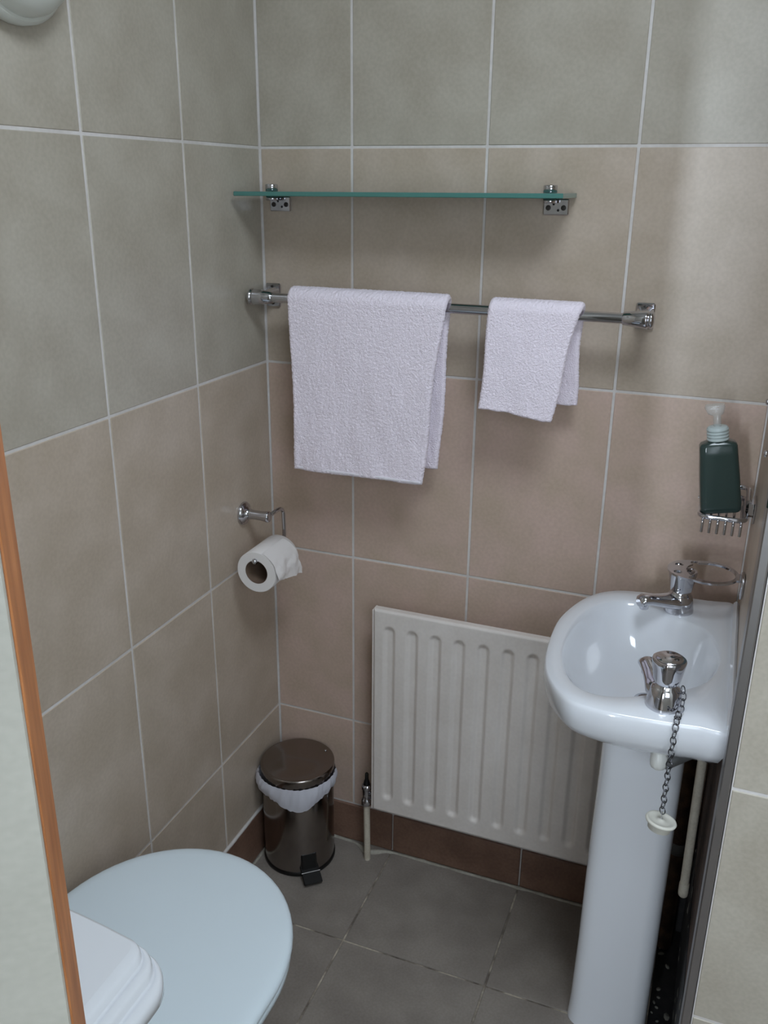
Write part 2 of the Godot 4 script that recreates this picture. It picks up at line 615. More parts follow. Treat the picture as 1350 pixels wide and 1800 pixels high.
func build_door() -> void:
	var k := Vector2(0.6285, 1.35)          # far corner of the leading edge (x, z)
	var a := 0.645
	var t := 0.035
	var d := thing("door", "cream painted door standing ajar, wooden leading edge", "door", Vector3(k.x, 0.01, k.y))
	# local X runs from the leading edge to the hinges, local Z through the thickness towards the camera
	var nrm := Vector3(sin(a), 0, cos(a))
	var along := Vector3(-cos(a), 0, sin(a))
	d.basis = Basis(along, Vector3.UP, along.cross(Vector3.UP))
	var s := 1.0 if along.cross(Vector3.UP).dot(nrm) > 0 else -1.0
	part(d, "leaf", slab(0.0011, 0.7, 0.0, 1.97, min(0, s * t), max(0, s * t), 0.0008), M.door)
	part(d, "edge_strip", slab(0.0, 0.001, 0.0, 1.97, min(0, s * t), max(0, s * t), 0.0006), M.wood)
	for y in [0.25, 1.0, 1.72]:
		part(d, "hinge", tube([Vector3(0.704, y - 0.04, s * t), Vector3(0.704, y + 0.04, s * t)], 0.006, 10), M.steel)
	var h := part(d, "handle", tube(smooth_path([Vector3(0.06, 0.98, s * (t + 0.001)), Vector3(0.06, 0.98, s * (t + 0.035)), Vector3(0.075, 0.98, s * (t + 0.05)), Vector3(0.16, 0.98, s * (t + 0.05))], 6), 0.008, 10), M.chrome)
	h.position.y = -0.1

# ---------------------------------------------------------------- toilet
func egg(cx: float, hw: float, zf: float, zm: float, zb: float, hb: float, y: float, s: float, n := 64) -> PackedVector3Array:
	# seat outline: half ellipse to the front (towards -Z), tapering back with rounded corners
	var r := PackedVector3Array()
	for i in n:
		var a := TAU * i / n
		var x: float
		var z: float
		if sin(a) >= 0:
			x = hw * cos(a)
			z = -(zm - zf) * sin(a)
		else:
			var e := 0.55
			var u := -sin(a)
			z = (zb - zm) * pow(u, e)
			x = sign(cos(a)) * pow(abs(cos(a)), 0.45) * lerp(hw, hb, pow(u, 1.6))
		r.append(Vector3(cx + x * s, y, zm + z * s))
	return r

func build_toilet() -> void:
	var t := thing("toilet", "white toilet with closed lid beside the left wall", "toilet")
	var cx := 0.213
	# bowl and foot
	var rings := []
	for p in [[0.002, 0.125, 0.80, 0.98], [0.03, 0.12, 0.80, 0.98], [0.12, 0.11, 0.79, 1.0], [0.22, 0.125, 0.755, 1.02], [0.30, 0.155, 0.69, 1.03], [0.36, 0.176, 0.625, 1.03], [0.385, 0.183, 0.60, 1.03], [0.395, 0.182, 0.602, 1.03]]:
		rings.append(egg(cx, p[1], p[2], 0.80, p[3], p[1] * 0.85, p[0], 1.0))
	part(t, "bowl", loft(rings), M.ceramic)
	# seat ring and lid, a thin gap between
	var E := func(y, s): return egg(cx, 0.196, 0.572, 0.785, 1.005, 0.165, y, s)
	part(t, "seat", loft([E.call(0.396, 0.965), E.call(0.399, 0.985), E.call(0.408, 0.985), E.call(0.4105, 0.97)]), M.seat)
	part(t, "lid", loft([E.call(0.4125, 0.975), E.call(0.414, 0.99), E.call(0.419, 1.0), E.call(0.424, 0.998), E.call(0.4285, 0.985), E.call(0.431, 0.96), E.call(0.4325, 0.90), E.call(0.4335, 0.6), E.call(0.434, 0.2)]), M.seat)
	for sx in [-1, 1]:
		part(t, "hinge", tube([Vector3(cx + sx * 0.075 - 0.02, 0.428, 1.012), Vector3(cx + sx * 0.075 + 0.02, 0.428, 1.012)], 0.011, 12), M.plastic_white)
	# cistern
	var cc := Vector2(0.2235, 1.1405)
	var hx := 0.2005
	var hz := 0.1135
	# the front is bowed: its ends lie further back than its middle
	var bow := func(r: PackedVector3Array) -> PackedVector3Array:
		var q := PackedVector3Array()
		for v in r:
			q.append(v + Vector3(0, 0, 0.43 * pow(v.x - cc.x, 2) * clampf((cc.y + 0.02 - v.z) / 0.1, 0.0, 1.0)))
		return q
	part(t, "cistern", loft([bow.call(rrect(cc.x, cc.y, hx - 0.02, hz - 0.012, 0.03, 0.40, 12)), bow.call(rrect(cc.x, cc.y, hx - 0.012, hz - 0.008, 0.03, 0.42, 12)), bow.call(rrect(cc.x, cc.y, hx, hz - 0.002, 0.03, 0.715, 12))]), M.ceramic)
	var L := func(i, y, r): return bow.call(rrect(cc.x, cc.y, hx + 0.019 - i, hz + 0.010 - i * 0.3, r, y, 12))
	var steps := []
	for p in [[0.004, 0.713, 0.034], [0.0, 0.717, 0.036], [0.0, 0.729, 0.036], [0.003, 0.7335, 0.034], [0.008, 0.7352, 0.03], [0.0115, 0.7347, 0.028], [0.0130, 0.7338, 0.027], [0.0145, 0.7365, 0.027], [0.0155, 0.7425, 0.026], [0.019, 0.7455, 0.024], [0.024, 0.7463, 0.021], [0.0265, 0.7455, 0.02], [0.028, 0.7448, 0.019], [0.0295, 0.7475, 0.018], [0.031, 0.7525, 0.017], [0.035, 0.7556, 0.015], [0.043, 0.7565, 0.012]]:
		steps.append(L.call(p[0], p[1], p[2]))
	var lid := part(t, "cistern_lid", loft(steps), M.ceramic)
	part(lid, "flush_button", lathe([Vector2(0.022, 0.7555), Vector2(0.022, 0.761), Vector2(0.02, 0.763), Vector2(0.0, 0.764)], 24), M.chrome, Vector3(cc.x - 0.05, 0, cc.y))

# ---------------------------------------------------------------- basin
func make_tap(t: Node3D, dir: Vector2) -> void:
	part(t, "body", lathe([Vector2(0.0245, 0), Vector2(0.025, 0.002), Vector2(0.0243, 0.006), Vector2(0.0225, 0.018), Vector2(0.0205, 0.028), Vector2(0.0182, 0.032), Vector2(0.016, 0.034), Vector2(0.0155, 0.04)], 36), M.chrome)
	# spout: flattened sweep that leaves the body low, rises a little and turns down at the tip
	var rings := []
	var sd := Vector3(dir.x, 0, dir.y).normalized()
	var lat := Vector3.UP.cross(sd)
	for p in [[0.0, 0.017, 0.0195, 0.0125], [0.014, 0.0185, 0.0185, 0.0120], [0.028, 0.021, 0.0155, 0.0105], [0.045, 0.0245, 0.0125, 0.009], [0.060, 0.0275, 0.011, 0.0085], [0.070, 0.0285, 0.0105, 0.0085], [0.0765, 0.0265, 0.0095, 0.008], [0.079, 0.0235, 0.0065, 0.0055]]:
		var r := PackedVector3Array()
		for j in 20:
			var a := TAU * j / 20
			r.append(sd * p[0] + Vector3.UP * (p[1] + p[3] * 1.12 * sin(a)) + lat * (-cos(a)) * p[2] * (1.0 if p[0] < 0.01 else 1.25))
		r.reverse()
		rings.append(r)
	var sp := part(t, "spout", loft(rings), M.chrome)
	part(sp, "outlet", lathe([Vector2(0.0065, 0), Vector2(0.0078, 0.001), Vector2(0.0085, 0.012)], 20), M.chrome, sd * 0.068 + Vector3.UP * 0.0115)
	# handle: cup that widens upwards with shallow facets, capped by a disc
	var hr := []
	for p in [[0.0375, 0.0165], [0.039, 0.0175], [0.048, 0.0188], [0.060, 0.0208], [0.068, 0.0222], [0.0725, 0.0225], [0.0745, 0.0215]]:
		var r := PackedVector3Array()
		for j in 48:
			var a := TAU * j / 48
			var q: float = p[1] * (1.0 + 0.035 * cos(4 * a))
			r.append(Vector3(q * cos(a), p[0], -q * sin(a)))
		hr.append(r)
	var h := part(t, "handle", loft(hr), M.chrome)
	part(h, "cap", lathe([Vector2(0.0185, 0.0735), Vector2(0.0185, 0.0753), Vector2(0.0175, 0.0762), Vector2(0.0, 0.0772)], 32), M.chrome)
	part(h, "marker", lathe([Vector2(0.0034, 0.0765), Vector2(0.0034, 0.0772), Vector2(0.0, 0.0775)], 12), M.screw, Vector3(0.0095, 0, 0.004))

func build_basin() -> void:
	var N := 96
	var c := Vector2(0.825, 0.29)
	var outer := outline([Vector2(0.9485, 0.072), Vector2(0.90, 0.073), Vector2(0.808, 0.079), Vector2(0.74, 0.095), Vector2(0.698, 0.142), Vector2(0.672, 0.225), Vector2(0.668, 0.30), Vector2(0.675, 0.385), Vector2(0.692, 0.442), Vector2(0.728, 0.49), Vector2(0.785, 0.503), Vector2(0.86, 0.499), Vector2(0.91, 0.493), Vector2(0.9485, 0.489), Vector2(0.9495, 0.40), Vector2(0.9495, 0.28), Vector2(0.9495, 0.16)], c, N)
	var inner := outline([Vector2(0.905, 0.2), Vector2(0.85, 0.165), Vector2(0.79, 0.132), Vector2(0.745, 0.143), Vector2(0.712, 0.188), Vector2(0.695, 0.262), Vector2(0.696, 0.35), Vector2(0.716, 0.42), Vector2(0.75, 0.455), Vector2(0.795, 0.453), Vector2(0.85, 0.42), Vector2(0.905, 0.37), Vector2(0.925, 0.29)], c, N)
	var b := thing("wash_basin", "white ceramic wash basin on pedestal against the right wall", "basin")
	var foot := ring_y(0.848, 0.285, 0.088, 0.092, 0.69, N)
	# far and near feet share the outline's angles closely enough to loft
	var o := at_y(outer, c, 1.0, 0.8)
	var rings := [mix_rings(foot, o, 0.0, 0.690), mix_rings(foot, o, 0.12, 0.692), mix_rings(foot, o, 0.42, 0.706), mix_rings(foot, o, 0.70, 0.724), mix_rings(foot, o, 0.88, 0.742), mix_rings(foot, o, 0.965, 0.758), mix_rings(foot, o, 0.995, 0.776), at_y(outer, c, 1.0, 0.787), at_y(outer, c, 0.998, 0.7935), at_y(outer, c, 0.991, 0.798), at_y(outer, c, 0.98, 0.7998)]
	var inn := at_y(inner, c, 1.0, 0.8)
	rings.append(mix_rings(at_y(outer, c, 0.975, 0.8), at_y(inner, c, 1.03, 0.8), 0.5, 0.8))
	rings.append(at_y(inner, c, 1.03, 0.7995))
	rings.append(at_y(inner, c, 1.005, 0.7975))
	rings.append(at_y(inner, c, 0.98, 0.792))
	var bc := Vector2(0.83, 0.29)
	var bot := ring_y(bc.x, bc.y, 0.03, 0.03, 0.7, N)
	for p in [[0.07, 0.777], [0.16, 0.757], [0.28, 0.738], [0.45, 0.721], [0.65, 0.710], [0.85, 0.7045], [1.0, 0.703]]:
		rings.append(mix_rings(at_y(inner, c, 0.975, 0.8), bot, p[0], p[1]))
	part(b, "bowl", loft(rings, true, true), M.ceramic)
	part(b, "back_lip", slab(0.9405, 0.9495, 0.796, 0.8075, 0.076, 0.487, 0.0035), M.ceramic)
	part(b, "waste_ring", lathe([Vector2(0.024, 0.7035), Vector2(0.023, 0.7055), Vector2(0.018, 0.705), Vector2(0.017, 0.7035)], 28), M.chrome, Vector3(bc.x, 0, bc.y))
	# pedestal: flat-sided column, rounded towards the room, flaring slightly at the top
	var pr := []
	for p in [[0.001, 0.0, 0.0], [0.012, 0.0, 0.0], [0.06, 0.0015, 0.004], [0.2, 0.003, 0.010], [0.4, 0.004, 0.019], [0.6, 0.006, 0.028], [0.66, 0.006, 0.033], [0.692, 0.004, 0.036]]:
		var y: float = p[0]
		var x0: float = 0.756 + p[1] * 2.2
		var z0: float = 0.205 - p[2] * 0.5
		var z1: float = 0.312 + p[2] * 1.35
		pr.append(rrect((x0 + 0.897) / 2, (z0 + z1) / 2, (0.897 - x0) / 2, (z1 - z0) / 2, 0.028, y, 8))
	part(b, "pedestal", loft(pr), M.ceramic)

	var t1 := thing("basin_tap", "chrome pillar tap at the far corner of the basin", "tap", Vector3(0.853, 0.7995, 0.135), "basin taps")
	make_tap(t1, Vector2(-0.72, 0.55))
	var t2 := thing("basin_tap", "chrome pillar tap nearer the camera with the chain beside it", "tap", Vector3(0.857, 0.7995, 0.455), "basin taps")
	make_tap(t2, Vector2(-0.447, -0.894))

	# plug on its ball of chain: from the tap's foot over the basin's edge
	var pl := thing("basin_plug", "white rubber plug hanging on a metal chain from basin", "plug", Vector3(0.8755, 0.652, 0.513))
	var base := Vector3(0.8755, 0.652, 0.513)
	part(pl, "plug", lathe([Vector2(0.0135, -0.013), Vector2(0.0155, -0.012), Vector2(0.0165, -0.003), Vector2(0.0205, -0.0015), Vector2(0.0215, 0.001), Vector2(0.0205, 0.003), Vector2(0.0175, 0.0032), Vector2(0.0155, 0.0015), Vector2(0.006, 0.001), Vector2(0.004, 0.003), Vector2(0.0, 0.0035)], 36), M.rubber, Vector3.ZERO, Vector3(-0.12, 0, -0.12))
	part(pl, "eyelet", tube([Vector3(0, 0.002, 0), Vector3(0, 0.016, 0)], 0.0009, 6), M.chrome)
	var path := smooth_path([Vector3(0.8755, 0.67, 0.513), Vector3(0.8755, 0.70, 0.512), Vector3(0.876, 0.74, 0.5105), Vector3(0.8765, 0.775, 0.5085), Vector3(0.877, 0.795, 0.5055), Vector3(0.8775, 0.805, 0.497), Vector3(0.8785, 0.8045, 0.480), Vector3(0.881, 0.812, 0.468), Vector3(0.8812, 0.825, 0.462), Vector3(0.879, 0.835, 0.46), Vector3(0.8765, 0.838, 0.456)], 24)
	var link := []
	for j in 16:
		var a := TAU * j / 16
		link.append(Vector3(0.0042 * cos(a), 0.0058 * sin(a), 0))
	var lm := tube(link, 0.00085, 6, true)
	var acc := 0.0
	var nxt := 0.0
	var idx := 0
	for i in path.size() - 1:
		var seg := path[i].distance_to(path[i + 1])
		while nxt <= acc + seg:
			var p := path[i].lerp(path[i + 1], (nxt - acc) / seg)
			var tn := (path[i + 1] - path[i]).normalized()
			var sx := Vector3(0.85, 0, 0.5).rotated(Vector3.UP, 0.0 if idx % 2 == 0 else PI / 2)
			sx = (sx - tn * sx.dot(tn)).normalized()
			var o2 := part(pl, "chain_link", lm, M.chain if M.has("chain") else M.chrome, p - base)
			o2.basis = Basis(sx, tn, sx.cross(tn))
			nxt += 0.0092
			idx += 1
		acc += seg

	# pipework under and behind the basin
	var w := thing("overflow_elbow", "white plastic nut and grey pipe under the basin", "pipe", Vector3(0.860, 0.0, 0.412))
	part(w, "nut", lathe([Vector2(0.008, 0.668), Vector2(0.0115, 0.671), Vector2(0.0125, 0.676), Vector2(0.0125, 0.69), Vector2(0.0105, 0.692), Vector2(0.0105, 0.704)], 10), M.plastic_white)
	part(w, "pipe", tube([Vector3(0.008, 0.676, 0), Vector3(0.084, 0.708, -0.05)], 0.0095, 14), M.grey_pipe)
	var sp := thing("capped_pipe", "white painted capped pipe behind the pedestal", "pipe", Vector3(0.9285, 0, 0.12))
	part(sp, "pipe", tube([Vector3(0.003, 0.205, 0), Vector3(0.0005, 0.50, -0.002), Vector3(-0.0035, 0.70, -0.004)], 0.0085, 14), M.pipe_paint)
	part(sp, "cap", lathe([Vector2(0.0, 0.194), Vector2(0.006, 0.195), Vector2(0.009, 0.199), Vector2(0.0096, 0.206), Vector2(0.0096, 0.226), Vector2(0.0086, 0.228)], 16), M.pipe_paint, Vector3(0.003, 0, 0))
	var wp := thing("waste_pipe", "dark brown waste pipe in the gap behind the pedestal", "pipe", Vector3(0.91, 0, 0.05))
	part(wp, "pipe", tube([Vector3(0, 0.0, 0), Vector3(0, 0.62, 0), Vector3(-0.02, 0.66, 0.03), Vector3(-0.04, 0.665, 0.1)], 0.016, 16), M.bare_brown)
	part(wp, "collar", lathe([Vector2(0.017, 0.24), Vector2(0.021, 0.243), Vector2(0.021, 0.262), Vector2(0.017, 0.266)], 20), M.grey_pipe)

# ---------------------------------------------------------------- radiator
func build_radiator() -> void:
	var r := thing("radiator", "white panel radiator with vertical flutes on back wall", "radiator", Vector3(0.268, 0.168, 0.0))
	var W := 0.517
	var H := 0.496
	var zf := 0.078
	var NX := 264
	var NY := 96
	var st := begin()
	st.set_smooth_group(1)
	var ys := []
	for j in NY + 1:
		# finer rows near the ends of the flutes
		var t := float(j) / NY
		ys.append(H * (t - 0.72 * sin(TAU * t) / TAU))
	var g := []
	for j in NY + 1:
		var row := PackedVector3Array()
		var y: float = ys[j]
		for i in NX + 1:
			var x := W * i / NX
			var k: float = round((x - 0.035) / 0.0497)
			k = clamp(k, 0, 9)
			var cxk := 0.035 + 0.0497 * k
			# distance to the flute's centre line, which ends short of the panel's edges
			var dy: float = max(0.0, max(0.048 - y, y - (H - 0.048)))
			var d := Vector2(x - cxk, dy).length()
			var dep := 0.0068 * (1.0 - smoothstep(0.0048, 0.0145, d))
			var e: float = min(min(x, W - x), min(y, H - y))
			var z: float = zf - dep
			if e < 0.005:
				z -= 0.005 - sqrt(max(0.0, 0.005 * 0.005 - (0.005 - e) * (0.005 - e)))
			row.append(Vector3(x, y, z))
		g.append(row)
	for j in NY:
		for i in NX:
			quad(st, g[j][i], g[j][i + 1], g[j + 1][i + 1], g[j + 1][i])
	st.set_smooth_group(2)
	var zb := zf - 0.018
	for i in NX:
		quad(st, Vector3(g[0][i].x, 0, zb), Vector3(g[0][i + 1].x, 0, zb), g[0][i + 1], g[0][i])
		quad(st, g[NY][i], g[NY][i + 1], Vector3(g[NY][i + 1].x, H, zb), Vector3(g[NY][i].x, H, zb))
	st.set_smooth_group(3)
	for j in NY:
		quad(st, Vector3(0, ys[j], zb), g[j][0], g[j + 1][0], Vector3(0, ys[j + 1], zb))
		quad(st, g[j][NX], Vector3(W, ys[j], zb), Vector3(W, ys[j + 1], zb), g[j + 1][NX])
	part(r, "front_panel", done(st), M.radiator)
	part(r, "back_plate", slab(0.004, W - 0.004, 0.004, H - 0.004, zb - 0.002, zb + 0.001), M.radiator)
	for s in [0, 1]:
		var x0: float = -0.0045 if s == 0 else W + 0.0005
		part(r, "side_cover", slab(x0, x0 + 0.004, -0.001, H - 0.004, zf - 0.028, zf - 0.004, 0.0012), M.radiator)
	for k in 2:
		for m in 2:
			part(r, "wall_bracket", box(Vector3(0.03, 0.05, zb - 0.001), 0.002), M.radiator, Vector3([0.09, W - 0.09][k], [0.1, H - 0.08][m], (zb + 0.001) / 2))
	# valve and pipe
	var v := thing("radiator_valve", "chrome radiator valve with black spindle on painted pipe", "valve", Vector3(0.2415, 0, 0.046))
	part(v, "pipe", tube([Vector3(0.004, 0.0, 0.004), Vector3(0.002, 0.08, 0.002), Vector3(0, 0.155, 0)], 0.0075, 14), M.pipe_paint)
	part(v, "body", lathe([Vector2(0.0095, 0.15), Vector2(0.0125, 0.152), Vector2(0.0125, 0.165), Vector2(0.0098, 0.167), Vector2(0.0098, 0.192), Vector2(0.0118, 0.194), Vector2(0.0118, 0.203), Vector2(0.0075, 0.205)], 8), M.chrome)
	part(v, "spindle", lathe([Vector2(0.0085, 0.203), Vector2(0.0062, 0.214), Vector2(0.0042, 0.219), Vector2(0.0042, 0.233), Vector2(0.003, 0.235)], 12), M.plastic_black)
	part(v, "union", tube([Vector3(0.004, 0.18, 0), Vector3(0.013, 0.18, 0), Vector3(0.0135, 0.18, 0), Vector3(0.0245, 0.18, 0.003), Vector3(0.03, 0.18, 0.003)], [0.008, 0.008, 0.0115, 0.0115, 0.008], 8), M.chrome)

# ---------------------------------------------------------------- towels
# a towel hung over the rail. f(s) gives (y, z) along its length, x0/x1 its side edges
func drape(width_fn: Callable, path_fn: Callable, thick: float, sd: int, NU: int, NV: int, ripple: float, slope := 0.0) -> ArrayMesh:
	var n1 := FastNoiseLite.new()
	n1.seed = sd
	n1.frequency = 170.0
	n1.fractal_octaves = 2
	var n2 := FastNoiseLite.new()
	n2.seed = sd + 5
	n2.frequency = 9.0
	var front := []
	var back := []
	for j in NV + 1:
		var s := float(j) / NV
		var xs: Vector2 = width_fn.call(s)
		var p: Vector2 = path_fn.call(s)
		var pa: Vector2 = path_fn.call(max(s - 0.004, 0.0))
		var pb: Vector2 = path_fn.call(min(s + 0.004, 1.0))
		var tg := (pb - pa).normalized()           # (dy, dz)
		var nr := Vector2(-tg.y, tg.x)             # outward: away from the rail
		var fr := PackedVector3Array()
		var br := PackedVector3Array()
		for i in NU + 1:
			var u := float(i) / NU
			var x := lerpf(xs.x, xs.y, u)
			var ln := s * 0.7
			var big := n2.get_noise_2d(x, ln * 0.35) * ripple * pow(absf(s * 2 - 1), 0.7)
			var fz := n1.get_noise_2d(x, ln) * 0.0012
			var edge: float = min(min(u, 1 - u) * (xs.y - xs.x), min(s, 1 - s) * 0.7)
			var th: float = thick * sqrt(clamp(1.0 - pow(1.0 - clamp(edge / 0.006, 0, 1), 2), 0.02, 1))
			var o := nr * (th / 2 + fz + big)
			var q := nr * (-th / 2 + big)
			var wob := n1.get_noise_2d(ln, 3.0 + u) * 0.0012
			var sag := n2.get_noise_2d(u * 0.13 + 4.0, 1.7) * 0.006
			var drop: float = sag * pow(abs(s * 2 - 1), 6) - (slope * (u - 0.5) * (1.0 - 2.0 * s) if s < 0.5 else 0.0)
			fr.append(Vector3(x + wob, p.x + o.x + drop, p.y + o.y))
			br.append(Vector3(x + wob, p.x + q.x + drop, p.y + q.y))
		front.append(fr)
		back.append(br)
	var st := begin()
	st.set_smooth_group(1)
	for j in NV:
		for i in NU:
			quad(st, front[j][i], front[j + 1][i], front[j + 1][i + 1], front[j][i + 1])
			quad(st, back[j][i], back[j][i + 1], back[j + 1][i + 1], back[j + 1][i])
	for j in NV:
		quad(st, front[j][0], back[j][0], back[j + 1][0], front[j + 1][0])
		quad(st, front[j][NU], front[j + 1][NU], back[j + 1][NU], back[j][NU])
	for i in NU:
		quad(st, front[0][i], front[0][i + 1], back[0][i + 1], back[0][i])
		quad(st, front[NV][i], back[NV][i], back[NV][i + 1], front[NV][i + 1])
	return done(st)

# centre line of a sheet from the front hem, up over the rail, down to the back hem
func over_rail(s: float, ry: float, rz: float, rr: float, front_drop: float, back_drop: float, front_out: float, back_out: float) -> Vector2:
	var arc := PI * rr
	var total := front_drop + arc + back_drop
	var d := s * total
	if d < front_drop:
		var t := 1.0 - d / front_drop
		return Vector2(ry - t * front_drop, rz + rr + front_out * t)
	if d < front_drop + arc:
		var a := (d - front_drop) / rr
		return Vector2(ry + rr * sin(a), rz + rr * cos(a))
	var t2 := (d - front_drop - arc) / back_drop
	return Vector2(ry - t2 * back_drop, rz - rr + back_out * t2)

func build_towels_and_rail() -> void:
	var ry := 1.276
	var rz := 0.08
	var t := thing("towel_rail", "chrome towel rail on the back wall", "towel rail", Vector3(0, ry, rz))
	part(t, "bar", tube([Vector3(0.0215, 0, 0), Vector3(0.748, 0, 0)], 0.0088, 20), M.chrome)
	for s in [0, 1]:
		var sg: float = [1.0, -1.0][s]
		var xe: float = [0.010, 0.757][s]
		var xp: float = [0.022, 0.7335][s]
		# end sleeve with rounded cap
		var sl := []
		for p in [[0.0, 0.004], [0.0012, 0.0115], [0.004, 0.0142], [0.008, 0.0152], [0.0085, 0.0132], [0.0105, 0.0132], [0.011, 0.0148], [0.014, 0.0152], [0.05, 0.0108], [0.0515, 0.0092]]:
			sl.append(p)
		var pth := []
		var rad := []
		for p in sl:
			pth.append(Vector3(xe + sg * p[0], 0, 0))
			rad.append(p[1])
		part(t, "end_sleeve", tube(pth, rad, 20), M.chrome)
		var ar := []
		for p in [[0.0, 0.0125, 0.021], [-0.02, 0.0105, 0.014], [-0.045, 0.0105, 0.0145], [-0.066, 0.0135, 0.0185], [-0.0735, 0.0145, 0.0195]]:
			var r := PackedVector3Array()
			for v in rrect(0, 0, p[1], p[2] * 0.62, 0.006, 0.0, 4):
				r.append(Vector3(xe + sg * 0.018 + (xp - xe - sg * 0.018) * (-p[0] / 0.0735) + v.x, -v.z, p[0]))
			r.reverse()
			ar.append(r)
		part(t, "arm", loft(ar), M.chrome)
		var pl := part(t, "wall_plate", box(Vector3(0.031, 0.044, 0.007), 0.002), M.chrome, Vector3(xp, -0.004, -rz + 0.0037))
		for k in [-1, 1]:
			part(pl, "screw", lathe([Vector2(0.0042, 0.0), Vector2(0.0042, 0.0012), Vector2(0.0025, 0.002), Vector2(0.0, 0.0015)], 14), M.screw, Vector3(0.0, k * 0.0145, 0.0034), Vector3(PI / 2, 0, 0))

	var big := thing("hand_towel", "larger white terry towel folded over the chrome rail", "towel", Vector3.ZERO, "white towels on the rail")
	var bw := func(s): 
		var k: float = clamp(1.0 - s / 0.49, 0, 1)
		var kb: float = clamp((s - 0.51) / 0.49, 0, 1)
		return Vector2(0.104 + 0.003 * k + 0.012 * kb + 0.003 * sin(s * 9.0), 0.4085 - 0.036 * pow(k, 0.85) + 0.002 * sin(s * 17.0) - 0.019 * kb)
	var bp := func(s): return over_rail(s, ry, rz, 0.0175, 0.325, 0.305, 0.0, -0.012)
	var mb := drape(bw, bp, 0.013, 5, 180, 400, 0.006)
	part(big, "cloth", mb, M.towel)
	# stitched hem along the front lower edge
	part(big, "hem", drape(func(s): return bw.call(s * 0.014), func(s): return bp.call(0.0008 + s * 0.014), 0.0142, 5, 90, 4, 0.0), M.hem)

	var small := thing("face_cloth", "small white terry face cloth folded over the chrome rail", "towel", Vector3.ZERO, "white towels on the rail")
	var sw := func(s):
		var k: float = clamp(1.0 - s / 0.49, 0, 1)
		var kb: float = clamp((s - 0.51) / 0.49, 0, 1)
		return Vector2(0.486 - 0.010 * k + 0.03 * kb + 0.002 * sin(s * 11.0), 0.6405 - 0.034 * pow(k, 0.9) + 0.002 * sin(s * 15.0) - 0.004 * kb)
	var sp := func(s): return over_rail(s, ry, rz, 0.017, 0.172, 0.160, 0.010, -0.02)
	part(small, "cloth", drape(sw, sp, 0.012, 15, 110, 230, 0.004, 0.014), M.towel)

# ---------------------------------------------------------------- glass shelf
func build_shelf() -> void:
	var y := 1.462
	var s := thing("glass_shelf", "long green-edged glass shelf on chrome brackets above the towels", "shelf", Vector3(0.3085, y, 0.0))
	s.rotation.z = 0.006
	part(s, "glass_panel", slab(-0.2955, 0.2935, -0.0038, 0.0038, 0.004, 0.126, 0.0009), M.glass)
	for x in [0.043, 0.5685]:
		var lx: float = x - 0.3085
		var pl := part(s, "wall_plate", box(Vector3(0.043, 0.026, 0.006), 0.0015), M.chrome, Vector3(lx, -0.019, 0.0032))
		for k in [-1, 1]:
			part(pl, "screw", lathe([Vector2(0.0044, 0.0), Vector2(0.0044, 0.001), Vector2(0.003, 0.0016), Vector2(0.0, 0.0012)], 14), M.screw, Vector3(k * 0.013, -0.001, 0.0029), Vector3(PI / 2, 0, 0))
		for k in [-1, 1]:
			part(pl, "hole", lathe([Vector2(0.0022, 0.0), Vector2(0.0022, 0.0004), Vector2(0.0, 0.0005)], 10), M.plastic_black, Vector3(k * 0.004, -k * 0.005, 0.0029), Vector3(PI / 2, 0, 0))
		part(s, "clamp", lathe([Vector2(0.0112, 0.0040), Vector2(0.0118, 0.0045), Vector2(0.0118, 0.0150), Vector2(0.0108, 0.0163), Vector2(0.0, 0.0166)], 28), M.chrome, Vector3(lx - 0.008, 0, 0.022))
		part(s, "support", lathe([Vector2(0.0105, -0.0125), Vector2(0.0112, -0.0118), Vector2(0.0112, -0.0041), Vector2(0.0, -0.0040)], 28), M.chrome, Vector3(lx - 0.008, 0, 0.022))

